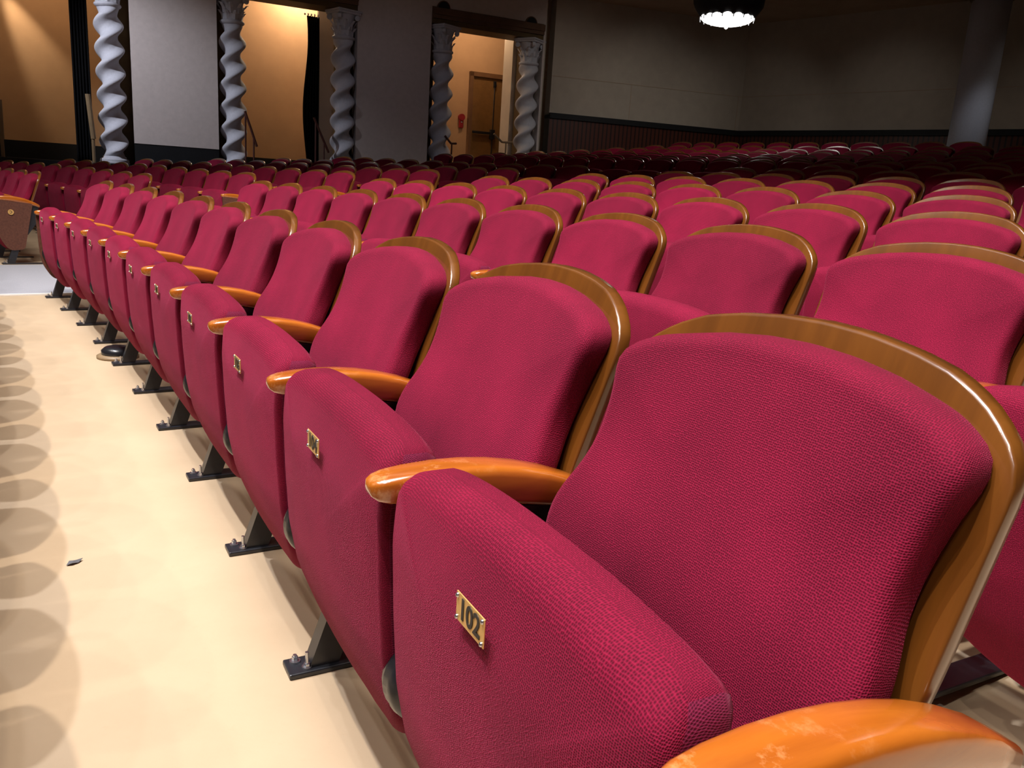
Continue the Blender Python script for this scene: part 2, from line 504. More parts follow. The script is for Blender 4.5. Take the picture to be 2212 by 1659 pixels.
def pan_bm():
    hw = 0.263
    bot = []
    for k in range(1, 12):
        x = -hw + 2 * hw * k / 12
        bot.append((x, 0.118 + 0.10 * abs(x / hw) ** 2.4, 0))
    pts = [(-hw, 0.46, 0), (-hw, 0.235, 0.05)] + bot + [(hw, 0.235, 0.05), (hw, 0.46, 0), (hw, 0.628, 0.045)] + [(x, 0.650 - 0.020 * abs(x / hw) ** 2.6, 0) for x in (0.2, 0.16, 0.12, 0.08, 0.04, 0, -0.04, -0.08, -0.12, -0.16, -0.2)] + [(-hw, 0.628, 0.045)]
    P = resample(fillet(pts), 132)
    bm = pillow(P, pan_front, 0.078, 0.036, 0.012, (0, 0.42), rings=10, arc=7, power=2.6, side_mi=1, er_side=0.013)
    for f in bm.faces:
        if f.material_index == 1:
            c = f.calc_center_median()
            if abs(c.x) < 0.244: f.material_index = 0
    return bm
ARM_ST = [  # y, ztop, zbot, half width
    (0.4600, 0.602, 0.598, 0.006), (0.4575, 0.6075, 0.590, 0.015), (0.450, 0.6115, 0.584, 0.0215), (0.437, 0.6150, 0.580, 0.0255), (0.41, 0.6185, 0.5765, 0.0285), (0.37, 0.6205, 0.573, 0.0305), (0.33, 0.620, 0.569, 0.0310),
    (0.29, 0.6165, 0.563, 0.0305), (0.25, 0.610, 0.556, 0.0295), (0.21, 0.600, 0.549, 0.028), (0.17, 0.586, 0.541, 0.026), (0.13, 0.568, 0.533, 0.024), (0.095, 0.548, 0.522, 0.022), (0.088, 0.540, 0.527, 0.016)]
def arm_bm():
    bm = bmesh.new()
    n = 20
    R = []
    for (y, zt, zb, hw) in ARM_ST:
        ring = []
        zc = (zt + zb) / 2; hh = (zt - zb) / 2
        for k in range(n):
            a = 2 * PI * k / n
            ca, sa = math.cos(a), math.sin(a)
            ex = 0.42
            x = hw * math.copysign(abs(ca) ** ex, ca)
            z = zc + hh * math.copysign(abs(sa) ** (0.55), sa)
            ring.append(bm.verts.new((x, y, z)))
        R.append(ring)
    for i in range(len(R) - 1):
        for k in range(n):
            f = bm.faces.new((R[i][k], R[i][(k + 1) % n], R[i + 1][(k + 1) % n], R[i + 1][k])); f.smooth = True
    bm.faces.new(R[0]).smooth = True
    bm.faces.new(R[-1])
    return bm
def quad_bar(bm, pts, hw):
    """flat steel bar, outline pts in (y, z), half thickness hw in x"""
    a = [bm.verts.new((-hw, y, z)) for y, z in pts]
    b = [bm.verts.new((hw, y, z)) for y, z in pts]
    n = len(pts)
    bm.faces.new(a); bm.faces.new(list(reversed(b)))
    for i in range(n): bm.faces.new((a[i], b[i], b[(i + 1) % n], a[(i + 1) % n]))
def standard_bm():
    bm = bmesh.new()
    quad_bar(bm, [(0.385, 0.008), (0.325, 0.008), (0.225, 0.30), (0.285, 0.30)], 0.019)     # leaning leg
    quad_bar(bm, [(0.330, 0.27), (0.20, 0.27), (0.11, 0.40), (0.10, 0.545), (0.30, 0.560), (0.30, 0.42)], 0.010)   # side plate
    add_box(bm, (0, 0.22, 0.545), (0.036, 0.22, 0.012), Matrix.Rotation(0.12, 4, 'X'))
    return bm
def foot_bm():
    bm = bmesh.new()
    add_box(bm, (0, 0.243, 0.006), (0.062, 0.366, 0.012), bev=0.003)
    return bm
def make_parts():
    D = {}
    P = empty('theatre_seat')
    D['back_shell'] = mesh_obj('back_shell', shell_bm(), M['shell'], P, smooth=True)
    D['back_cushion'] = mesh_obj('back_cushion', back_bm(), M['velvet'], P)
    D['seat_cushion'] = mesh_obj('seat_cushion', pan_bm(), [M['velvet'], M['velvet_side']], P)
    return P, D
SEATP, SD = make_parts()
# armrest with its standard, made round x = 0
ARM_ME = mesh_obj('armrest', arm_bm(), M['arm'])
STD_ME = mesh_obj('leg', standard_bm(), M['steel'])
FOOT_ME = mesh_obj('foot_plate', foot_bm(), M['steel'])
def bolt_a():
    bm = bmesh.new()
    add_cyl(bm, (0.014, 0.405, 0.012), (0.014, 0.405, 0.016), 0.011, n=20)
    add_cyl(bm, (0.014, 0.405, 0.016), (0.014, 0.405, 0.024), 0.0065, n=6)
    add_cyl(bm, (0.014, 0.405, 0.024), (0.014, 0.405, 0.028), 0.004, n=12)
    return bm
def bolt_b():
    bm = bmesh.new()
    add_cyl(bm, (-0.014, 0.388, 0.012), (-0.014, 0.388, 0.015), 0.010, n=20)
    add_cyl(bm, (-0.014, 0.388, 0.015), (-0.014, 0.388, 0.021), 0.007, n=6)
    add_cyl(bm, (-0.014, 0.388, 0.021), (-0.014, 0.388, 0.046), 0.0038, n=12)
    return bm
BOLTA = mesh_obj('bolt', bolt_a(), M['zinc'])
BOLTB = mesh_obj('bolt', bolt_b(), M['zinc'])
def pivot_bm():
    bm = bmesh.new()
    prof = [(0.0, -0.026), (0.045, -0.026), (0.056, -0.020), (0.060, -0.008), (0.0575, 0.0), (0.060, 0.008), (0.056, 0.020), (0.045, 0.026), (0.0, 0.026)]
    add_lathe(bm, prof[1:-1], 28)
    bmesh.ops.transform(bm, matrix=Matrix.Translation((0, 0.378, 0.312)) @ Matrix.Rotation(PI / 2, 4, 'Y') @ Matrix.Diagonal((0.92, 0.85, 1.1, 1)), verts=bm.verts)
    return bm
PIVOT = mesh_obj('hinge_cover', pivot_bm(), M['plastic'])
def side_bolt_bm():
    bm = bmesh.new()
    add_cyl(bm, (-0.018, 0.165, 0.491), (0.018, 0.165, 0.491), 0.011, n=16)
    add_cyl(bm, (-0.023, 0.165, 0.491), (0.023, 0.165, 0.491), 0.007, n=6)
    return bm
SBOLT = mesh_obj('side_bolt', side_bolt_bm(), M['plastic'])
def panel_bm():
    bm = bmesh.new()
    P = fillet([(0.452, 0.585, 0.02), (0.150, 0.555, 0.02), (0.235, 0.14, 0.03), (0.36, 0.125, 0.05), (0.438, 0.25, 0.08)])
    a = [bm.verts.new((0.010, p.x, p.y)) for p in P]; b = [bm.verts.new((0.030, p.x, p.y)) for p in P]
    n = len(P)
    bm.faces.new(a); bm.faces.new(list(reversed(b)))
    for i in range(n): bm.faces.new((a[i], b[i], b[(i + 1) % n], a[(i + 1) % n]))
    return bm
PANEL = mesh_obj('end_panel', panel_bm(), M['panel'])
def disc_bm():
    bm = bmesh.new()
    add_cyl(bm, (0.030, 0.33, 0.475), (0.036, 0.33, 0.475), 0.024, n=32)
    return bm
DISC = mesh_obj('row_disc', disc_bm(), M['brass'])
def text_mesh(name, s, size, mat, align='CENTER', ext=0.0004):
    cu = bpy.data.curves.new(name, 'FONT')
    cu.body = s
    cu.size = size
    cu.extrude = ext
    cu.align_x = align
    cu.align_y = 'CENTER'
    cu.offset = size * 0.02
    to = bpy.data.objects.new(name, cu)
    C.objects.link(to)
    bpy.context.view_layer.update()
    dg = bpy.context.evaluated_depsgraph_get()
    me = bpy.data.meshes.new_from_object(to.evaluated_get(dg))
    bpy.data.objects.remove(to)
    me.materials.clear(); me.materials.append(mat)
    o = bpy.data.objects.new(name, me)
    C.objects.link(o)
    return o
LETTER = text_mesh('row_letter', 'C', 0.032, M['ink'])
LETTER.data.transform(Matrix.Translation((0.0364, 0.33, 0.475)) @ Matrix.Rotation(PI / 2, 4, 'Z') @ Matrix.Rotation(PI / 2, 4, 'X'))
def plate_bm():
    bm = bmesh.new()
    add_box(bm, (0, 0.4515, 0.571), (0.062, 0.0014, 0.030), bev=0.0005)
    return bm
PLATE = mesh_obj('number_plate', plate_bm(), M['brass'])
RIVETS = []
for sx in (-1, 1):
    for szz in (-1, 1):
        bm = bmesh.new()
        bmesh.ops.create_uvsphere(bm, u_segments=10, v_segments=6, radius=0.0026, matrix=Matrix.Translation((sx * 0.0275, 0.4525, 0.571 + szz * 0.0115)))
        RIVETS.append(mesh_obj('rivet', bm, M['zinc'], smooth=True))
PROTO = [SEATP, ARM_ME, STD_ME, FOOT_ME, BOLTA, BOLTB, PIVOT, SBOLT, PANEL, DISC, LETTER, PLATE] + RIVETS + list(SD.values())

def child(src, parent, x=0.0, mirror=False, name=None):
    c = src.copy()
    C.objects.link(c)
    c.parent = parent
    c.location = (x, 0, 0)
    if mirror: c.scale = (-1, 1, 1)
    return c
def support(root, x, full=True):
    child(ARM_ME, root, x)
    s = child(STD_ME, root, x)
    if full:
        f = child(FOOT_ME, s, 0)
        child(BOLTA, f); child(BOLTB, f)
        child(PIVOT, root, x)
        child(SBOLT, s)
def make_seat(r, th, label, group, number=None, detail=2, left_x=None, right=False, right_x=None, panel=None, th_off=0.0, xs=1.0, letter=False, lift=0.0):
    """one folded theatre seat; its own armrest stands on the side away from the camera"""
    p = pol(r, th)
    root = empty('theatre_seat', (p.x, p.y, zfloor(r, th) + lift), th + PI / 2 + th_off)
    tag(root, label, 'theatre seat', group)
    half = PITCH_S / 2 * xs
    for k in ('back_shell', 'back_cushion', 'seat_cushion'):
        c = child(SD[k], root)
        c.scale = (xs, 1, 1)
    support(root, half if left_x is None else left_x, detail >= 1)
    if right: support(root, -half if right_x is None else right_x, detail >= 1)
    if panel == 'left': child(PANEL, root, half)
    if panel == 'right':
        pn = child(PANEL, root, -half, mirror=True)
        if letter:
            d = child(DISC, pn); child(LETTER, d)
    if number:
        pl = child(PLATE, root)
        for q in RIVETS: child(q, pl)
        t = text_mesh('seat_number', number, 0.031, M['ink'])
        t.data.transform(Matrix.Translation((0, 0.4526, 0.571)) @ Matrix.Rotation(PI, 4, 'Z') @ Matrix.Rotation(PI / 2, 4, 'X'))
        t.parent = pl
    return root

ORD = ['zeroth', 'first', 'second', 'third', 'fourth', 'fifth', 'sixth', 'seventh', 'eighth', 'ninth', 'tenth', 'eleventh', 'twelfth', 'thirteenth', 'fourteenth', 'fifteenth', 'sixteenth', 'seventeenth', 'eighteenth', 'nineteenth', 'twentieth']

# --- near block, front row (numbers 102 to 122 on brass plates)
DU = [x * 0.7 for x in (0.0419, 0.0196, -0.0448, -0.0113, -0.0014, 0.0035, -0.0093, -0.0141, -0.0186, -0.0061, 0.0128, 0.0279)]
def row1(i):
    """standard i of the front row -> (r, theta)"""
    f = int(math.floor(i)); t = i - f
    d = [DU[min(max(k + 1, 0), 11)] for k in (f, f + 1)]
    u = i + d[0] * (1 - t) + d[1] * t
    return -0.0021 * (i * 0.56) ** 2, TH0 + u * 0.014794
for k in range(0, 11):
    num = 102 + 2 * k
    i = k - 0.5
    r, th = row1(i)
    r_a, t_a = row1(k); r_b, t_b = row1(k - 1)
    rot_off = 0.0
    lx = (t_a - th) * (R0 + r)
    if k == 0:
        lab = 'nearest crimson velvet seat with brass plate 102, front row'
    elif k == 10:
        lab = 'crimson seat 122 at the aisle end of the front row, brown end panel beside it'
    else:
        lab = 'crimson seat with brass plate %d, front row, between seats %d and %d' % (num, num - 2, num + 2)
    make_seat(r, th, lab, 'front row seats of the near block', number=str(num), left_x=lx, right=(k == 0), right_x=-0.298, panel='left' if k == 10 else None)

# --- near block, rows behind (centres measured as angles)
rowsA = {
    2: (0.973, 0.5115, 0.01451, -1, 9), 3: (1.93, 0.52632, 0.01417, -1, 8), 4: (2.959, 0.54131, 0.01382, -1, 7), 5: (4.009, 0.55521, 0.01350, -1, 6),
    6: (5.05, 0.5560, 0.01308, 0, 6), 7: (6.10, 0.5717, 0.01300, 0, 5), 8: (7.15, 0.5790, 0.01270, 0, 4)}
ROWN = {2: 'second', 3: 'third', 4: 'fourth', 5: 'fifth', 6: 'sixth', 7: 'seventh', 8: 'eighth'}
for k, (r, t0, dt, j0, j1) in rowsA.items():
    for j in range(j0, j1 + 1):
        n_ = j1 - j + 1
        pos = 'at aisle end' if n_ == 1 else ORD[n_] + ' from the aisle'
        light_w = 'pink-lit crimson' if k <= 5 else 'dim crimson'
        make_seat(r, t0 + j * dt, '%s seat %s, %s row of near block' % (light_w, pos, ROWN[k]), '%s row seats of the near block' % ROWN[k],
                  detail=1, panel='left' if j == j1 else None)
# --- row in front of the photographer (out of frame; its backs throw the rounded shadows on the floor)
for j in range(-1, 12):
    th = TH0 + (j + 0.5) * 0.01516
    make_seat(-0.98, th, '%s seat from the near end, row before the front row' % ORD[j + 2], 'seats of the row before the front row', detail=0)
# --- block across the aisle
rowsB = {1: (-0.05, 0.7175, 0.0152, 5), 2: (0.973, 0.7199, 0.01615, 9), 3: (1.93, 0.7118, 0.01595, 10), 4: (2.959, 0.7053, 0.01546, 10), 5: (4.009, 0.7024, 0.0148, 10), 6: (5.05, 0.6977, 0.01446, 10), 7: (6.10, 0.6944, 0.01407, 10)}
RB = {1: 'front', 2: 'second', 3: 'third', 4: 'fourth', 5: 'fifth', 6: 'sixth', 7: 'seventh'}
for k, (r, t0, dt, n_) in rowsB.items():
    for j in range(n_):
        pos = 'at aisle end' if j == 0 else ORD[j + 1] + ' from the aisle'
        xs = dt * (R0 + r) / PITCH_S
        make_seat(r, t0 + j * dt, 'maroon seat %s, %s row across the aisle' % (pos, RB[k]), '%s row seats across the aisle' % RB[k],
                  detail=1, right=(j == 0), panel='right' if j == 0 else None, xs=xs, letter=(k == 1 and j == 0))
# --- rear block behind the cross aisle, under the low ceiling
rC = [8.15, 8.96, 9.77, 10.58, 11.39, 12.2, 13.0]
tl = [0.8115, 0.7974, 0.7923, 0.7832, 0.7779, 0.7707, 0.7683]
tr = [0.590, 0.597, 0.604, 0.611, 0.617, 0.624, 0.6555]
for k in range(7):
    dt = 0.588 / (R0 + rC[k])
    n_ = int((tl[k] - tr[k]) / dt) + 1
    for j in range(n_):
        pos = 'at left end' if j == 0 else ORD[j + 1] + ' from left'
        rw = 'front' if k == 0 else ('back' if k == 6 else ORD[k + 1])
        make_seat(rC[k], tl[k] - j * dt, 'dark seat %s, %s row of rear block' % (pos, rw), '%s row seats of the rear block' % rw, detail=0)

# ------------------------------------------------------------------ side wall with the column openings
O1 = Vector((-7.14, 14.67)); E1 = Vector((0.8937, 0.4487)); N1 = Vector((0.4487, -0.8937))
def wp(u, v, z): 
    q = O1 + E1 * u + N1 * v
    return Vector((q.x, q.y, z))
def hit(px, py, v=0.0):
    d = ray(px, py)
    p0 = O1 + N1 * v
    t = ((p0 - Vector((CAM.x, CAM.y))).dot(N1)) / (Vector((d.x, d.y)).dot(N1))
    X = CAM + d * t
    return (Vector((X.x, X.y)) - O1).dot(E1), X.z
WROT = math.atan2(E1.y, E1.x)
WM = Matrix.Rotation(WROT, 4, 'Z')
def wbox(bm, u0, u1, v0, v1, z0, z1, mi=0, bev=0.0):
    c = wp((u0 + u1) / 2, (v0 + v1) / 2, (z0 + z1) / 2)
    add_box(bm, c, (abs(u1 - u0), abs(v1 - v0), abs(z1 - z0)), WM, mi, bev)
LEDGE = 0.95
VF = 0.14          # wall face
def U(px, py=200, v=VF): return hit(px, py, v)[0]
uA1 = U(284, 150); uB0 = U(470, 150); uB1 = U(770, 200); uC0 = U(927, 200); uC1 = U(1163, 250); uEnd = U(1176, 120)
ZLB = hit(1050, 93, 0.0)[1]        # underside of the lintels
ZCAP = 0.96 + 3.05
ZBEAM = ZCAP + 0.30
ZBASE = hit(380, 316, VF)[1]
CEIL = 4.91
ZTOP = 9.0
bm = bmesh.new()
for (a, b_) in ((uA1, uB0), (uB1, uC0), (uC1, uEnd)):
    wbox(bm, a, b_, VF, -0.5, ZBASE, ZBEAM)
wbox(bm, -6.0, uEnd, VF, -0.5, ZBEAM, ZTOP)
wbox(bm, -8.0, -2.85, VF, -0.5, ZBASE, ZBEAM)
o = mesh_obj('wall_left', bm, M['plaster']); tag(o, kind='structure')
bm = bmesh.new()
for (a, b_) in ((-8.0, -2.85), (uA1, uB0), (uB1, uC0), (uC1, uEnd)):
    wbox(bm, a, b_, VF - 0.01, -0.49, LEDGE, ZBASE)
o = mesh_obj('baseboard_left', bm, M['black_wall']); tag(o, kind='structure')
bm = bmesh.new()
wbox(bm, -8.0, uEnd + 0.3, 0.34, -3.2, -0.2, LEDGE)
o = mesh_obj('floor_promenade', bm, M['black_wall']); tag(o, kind='structure')
# openings: casing, lintel, crown
for n_, (a, b_) in enumerate(((-2.85, uA1), (uB0, uB1), (uC0, uC1))):
    bm = bmesh.new()
    cw = 0.30
    wbox(bm, a, a + cw * 0.6, -0.16, -0.45, LEDGE, ZBEAM)
    wbox(bm, b_ - cw, b_, -0.16, -0.45, LEDGE, ZBEAM)
    wbox(bm, a, b_, 0.12, -0.45, ZCAP, ZBEAM)
    o = mesh_obj('trim_%d' % (n_ + 1), bm, M['olive']); tag(o, kind='structure')
    bm = bmesh.new()
    wbox(bm, a, b_, 0.20, 0.10, ZBEAM - 0.14, ZBEAM - 0.02)
    wbox(bm, a, b_, 0.17, 0.10, ZBEAM - 0.21, ZBEAM - 0.14)
    o = mesh_obj('trim_%d' % (n_ + 4), bm, M['beam']); tag(o, kind='structure')

# twisted columns
def column_parts():
    root = empty('twisted_column')
    bm = bmesh.new()
    prof = []
    z0, z1 = 0.12, 2.56
    nz = 240
    lobe = 0.376 * 2
    for k in range(nz + 1):
        z = z0 + (z1 - z0) * k / nz
        prof.append((0.164, z))
    def mod(r, z, a):
        w = min(1, (z - z0) / 0.10) * min(1, (z1 - z) / 0.16)
        c = math.cos(2 * (a - 2 * PI * z / lobe))
        s = (c + 0.18 * math.cos(4 * (a - 2 * PI * z / lobe)))
        return r + 0.050 * w * s + 0.010
    add_lathe(bm, prof, 56, mod=mod)
    mesh_obj('shaft', bm, M['stone'], root)
    bm = bmesh.new()
    add_lathe(bm, [(0.20, 0.0), (0.235, 0.0), (0.238, 0.03), (0.225, 0.045), (0.232, 0.06), (0.222, 0.085), (0.19, 0.10), (0.183, 0.13)], 48)
    mesh_obj('base', bm, M['stone'], root)
    # capital: neck ring, bell with two tiers of leaves, corner scrolls, abacus
    bm = bmesh.new()
    add_lathe(bm, [(0.165, 2.52), (0.200, 2.545), (0.212, 2.565), (0.205, 2.585), (0.172, 2.60), (0.168, 2.66), (0.172, 2.76), (0.19, 2.88), (0.22, 2.96), (0.22, 2.98)], 40)
    for tier, (zb, hh, rr, lean, m_) in enumerate(((2.60, 0.17, 0.172, 0.060, 8), (2.70, 0.19, 0.178, 0.085, 8))):
        for q in range(m_):
            a = 2 * PI * (q + 0.5 * tier) / m_
            pr = []
            for s in range(7):
                t = s / 6
                rad = rr + lean * t ** 2.2 + (0.014 if s > 3 else 0)
                zz = zb + hh * (t if s < 6 else 0.86)
                wd = 0.052 * (1 - 0.55 * t ** 2)
                pr.append((rad, zz, wd))
            prev = None
            for (rad, zz, wd) in pr:
                c_ = Vector((math.cos(a), math.sin(a), 0)); t_ = Vector((-math.sin(a), math.cos(a), 0))
                cur = [bm.verts.new(c_ * (rad - 0.012) + t_ * -wd + Vector((0, 0, zz))), bm.verts.new(c_ * (rad + 0.014) + Vector((0, 0, zz))), bm.verts.new(c_ * (rad - 0.012) + t_ * wd + Vector((0, 0, zz))), bm.verts.new(c_ * (rad - 0.02) + Vector((0, 0, zz)))]
                if prev:
                    for s in range(4): bm.faces.new((prev[s], prev[(s + 1) % 4], cur[(s + 1) % 4], cur[s]))
                else: bm.faces.new(cur)
                prev = cur
            bm.faces.new(prev)
    for q in range(4):
        a = PI / 4 + q * PI / 2
        d = Vector((math.cos(a), math.sin(a), 0)); t_ = Vector((-math.sin(a), math.cos(a), 0))
        cc = d * 0.265 + Vector((0, 0, 2.925))
        add_cyl(bm, cc - t_ * 0.03, cc + t_ * 0.03, 0.048, n=18)
        add_cyl(bm, cc - t_ * 0.038, cc + t_ * 0.038, 0.022, n=12)
    mesh_obj('capital', bm, M['stone'], root)
    bm = bmesh.new()
    add_box(bm, (0, 0, 2.995), (0.47, 0.47, 0.045), bev=0.008)
    add_box(bm, (0, 0, 3.030), (0.50, 0.50, 0.035), bev=0.006)
    mesh_obj('abacus', bm, M['stone'], root)
    return root
col0 = column_parts()
cols = [(246, 'brightest twisted white column, leftmost in view, beside the wide pale pier'), (505, 'twisted white column at the left side of the middle opening'), (738, 'dim twisted column at the right side of the middle opening'), (948, 'shadowed twisted column at the left side of the corridor door opening'), (1131, 'twisted pale column at the right side of the corridor door opening')]
for i, (px, lab) in enumerate(cols):
    u = hit(px, 300, 0.0)[0]
    if i == 0: root = col0
    else:
        root = col0.copy(); C.objects.link(root)
        for ch in list(col0.children):
            c = ch.copy(); C.objects.link(c); c.parent = root
    root.location = wp(u, 0.02, LEDGE)
    root.rotation_euler = (0, 0, WROT + 0.15 * i)
    tag(root, lab, 'column', 'twisted columns along the side wall')

# corridor behind the openings
bm = bmesh.new()
wbox(bm, -8.0, uEnd + 0.4, -2.5, -2.6, ZBASE - 0.05, 5.2)
o = mesh_obj('wall_corridor', bm, M['tan']); tag(o, kind='structure')
bm = bmesh.new()
wbox(bm, -8.0, uEnd + 0.4, -2.47, -2.5, LEDGE, ZBASE - 0.05)
o = mesh_obj('baseboard_corridor', bm, M['black_wall']); tag(o, kind='structure')
bm = bmesh.new()
wbox(bm, -8.0, uEnd + 0.4, -0.5, -2.6, 5.2, 5.3)
o = mesh_obj('ceiling_corridor', bm, M['corr_white']); tag(o, kind='structure')
bm = bmesh.new()
uP = hit(1103, 200, -0.5)[0]
wbox(bm, uP, uP + 0.9, -0.5, -0.95, LEDGE, 5.2)
uQ = hit(687, 200, -0.95)[0]
wbox(bm, uQ, uQ + 0.8, -0.95, -1.05, LEDGE, 5.2)
o = mesh_obj('wall_partition', bm, M['corr_white']); tag(o, kind='structure')

# curtains: pleated black drapes
def drape(label, px0, px1, v, z0, z1, lean=0.0, wav=0.05):
    bm = bmesh.new()
    u0 = hit(px0, 200, v)[0]; u1 = hit(px1, 200, v)[0]
    nz, nu = 26, 60
    rows = []
    for i in range(nz + 1):
        t = i / nz
        z = z1 + (z0 - z1) * t
        row = []
        for k in range(nu + 1):
            s = k / nu
            e = wav * math.sin(t * 7.0 + 0.6) * (1 - s)
            u = u0 + (u1 - u0) * s + e + lean * t
            vv = v + 0.035 * math.sin(s * 34) + 0.01 * math.sin(t * 9 + s * 5)
            row.append(bm.verts.new(wp(u, vv, z)))
        rows.append(row)
    for i in range(nz):
        for k in range(nu): bm.faces.new((rows[i][k], rows[i][k + 1], rows[i + 1][k + 1], rows[i + 1][k])).smooth = True
    o = mesh_obj('curtain', bm, M['black_drape'])
    s = o.modifiers.new('thick', 'SOLIDIFY'); s.thickness = 0.008
    tag(o, label, 'curtain')
    return o
drape('black pleated curtain hanging in the leftmost opening beside the brightest column', 160, 196, -0.75, LEDGE + 0.01, 4.3, 0.0, 0.0)
cB = drape('black pleated curtain with wavy edge in the middle opening', 660, 688, -0.75, LEDGE + 0.01, ZCAP - 0.06, 0.0, 0.045)
bm = bmesh.new()
ua, ub = hit(655, 60, -0.75)[0], hit(690, 60, -0.75)[0]
a_, b_ = wp(ua, -0.75, ZCAP - 0.03), wp(ub, -0.75, ZCAP - 0.03)
for k in range(5):
    p = a_.lerp(b_, (k + 0.5) / 5)
    add_cyl(bm, p - Vector((E1.x, E1.y, 0)) * 0.012, p + Vector((E1.x, E1.y, 0)) * 0.012, 0.022, n=14)
mesh_obj('curtain_ring', bm, M['zinc'], cB)

# corridor door
def frame_empty(name, u, v, z):
    e = empty(name, wp(u, v, z), WROT)
    return e
ud0, zd1 = hit(1014, 155, -2.5); ud1 = hit(1084, 200, -2.5)[0]
dr = frame_empty('door_1', ud0, -2.5, LEDGE)
tag(dr, kind='structure')
dw = ud1 - ud0 + 0.25; dh = zd1 - LEDGE
# local: x along wall, -y towards hall
bm = bmesh.new()
add_box(bm, (dw / 2, -0.02, dh / 2), (dw - 0.16, 0.05, dh - 0.10))
mesh_obj('door_leaf', bm, M['door'], dr)
bm = bmesh.new()
add_box(bm, (0.04, -0.04, dh / 2), (0.08, 0.12, dh)); add_box(bm, (dw - 0.04, -0.04, dh / 2), (0.08, 0.12, dh)); add_box(bm, (dw / 2, -0.04, dh - 0.04), (dw, 0.12, 0.10))
mesh_obj('door_frame', bm, M['door_frame'], dr)
zb_ = hit(1040, 287, -2.5)[1] - LEDGE
xb = hit(1058, 287, -2.5)[0] - ud0
bm = bmesh.new()
add_box(bm, (xb / 2 + 0.08, -0.10, zb_), (xb - 0.05, 0.05, 0.06), bev=0.01)
add_box(bm, (xb + 0.02, -0.09, zb_ - 0.02), (0.11, 0.09, 0.22), bev=0.01)
mesh_obj('panic_bar', bm, M['plastic'], dr)
bm = bmesh.new()
add_cyl(bm, (xb + 0.03, -0.08, 0.1), (xb + 0.03, -0.08, dh - 0.16), 0.012, n=10)
add_box(bm, (xb + 0.03, -0.08, dh - 0.22), (0.06, 0.06, 0.14), bev=0.01)
mesh_obj('vertical_rod', bm, M['plastic'], dr)

# red fire alarm on the corridor wall
ua_, za_ = hit(995, 263, -2.5)
fa = frame_empty('fire_alarm', ua_, -2.5, za_)
tag(fa, 'red fire alarm box on the corridor wall left of the wooden door', 'fire alarm')
bm = bmesh.new(); add_box(bm, (0, -0.03, -0.02), (0.10, 0.06, 0.24), bev=0.01); mesh_obj('alarm_box', bm, M['red'], fa)
bm = bmesh.new(); add_cyl(bm, (0, 0, 0.10), (0, -0.09, 0.10), 0.075, n=28); mesh_obj('alarm_horn', bm, M['red'], fa)
bm = bmesh.new(); add_box(bm, (0, -0.064, -0.01), (0.035, 0.01, 0.02)); mesh_obj('strobe_lens', bm, M['edge_strip'], fa)

# handrails
def tube(bm, pts, r, n=10):
    for a, b_ in zip(pts, pts[1:]): add_cyl(bm, a, b_, r, n=n)
def P3(px, py, v):
    u, z = hit(px, py, v); return wp(u, v, z)
def rail(label, mat, rail_px, post_px, v, rr=0.022, post_bot=LEDGE):
    root = empty('handrail', P3(*post_px[0], v)); 
    base = root.location.copy()
    tag(root, label, 'handrail')
    bm = bmesh.new(); tube(bm, [P3(x, y, v) - base for x, y in rail_px], rr); mesh_obj('rail', bm, mat, root)
    for (x, y) in post_px:
        t = P3(x, y, v)
        bm = bmesh.new(); add_cyl(bm, t - base, Vector((t.x, t.y, post_bot)) - base, rr * 0.7, n=10); mesh_obj('post', bm, mat, root)
    return root
rail('tan handrail before the black curtain in the leftmost opening', M['rail_tan'], [(189, 203), (202, 300)], [(201, 300)], 0.2, 0.04)
rail('tan handrail at the far left edge, before the tan wall', M['rail_tan'], [(-2, 215), (4, 300)], [(4, 300)], 0.2, 0.04)
rail('dark red handrail beside the twisted column at the left of the middle opening', M['rail_red'], [(529, 240), (555, 317)], [(530, 250), (548, 296)], 0.25, 0.022)
rail('dark red handrail before the wavy black curtain of the middle opening', M['rail_red'], [(678, 254), (710, 330)], [(682, 262), (700, 310)], 0.25, 0.022)
rail('dark handrail at the left side of the corridor door opening', M['rail_red'], [(961, 293), (974, 310), (986, 310)], [(976, 310)], 0.25, 0.022)
rail('tan handrail at the right side of the corridor door opening', M['rail_tan'], [(1067, 289), (1084, 307), (1106, 308)], [(1093, 308)], 0.25, 0.022)

# round wall vents above the corridor opening
for px, py, lab in ((958, 18, 'round dark wall vent above the corridor opening, near the pier'), (1147, 51, 'round dark wall vent above the corridor opening, near the rear corner')):
    u, z = hit(px, py, VF)
    v_ = empty('wall_vent', wp(u, VF, z), WROT)
    tag(v_, lab, 'wall vent', 'round wall vents')
    bm = bmesh.new(); add_cyl(bm, (0, 0.0, 0), (0, -0.03, 0), 0.135, n=36); mesh_obj('vent_rim', bm, M['beam'], v_)
    bm = bmesh.new()
    for q in range(4): add_cyl(bm, (0, -0.028, 0), (0, -0.036 - 0.002 * q, 0), 0.115 - 0.028 * q, n=32)
    mesh_obj('grille', bm, M['black_wall'], v_)

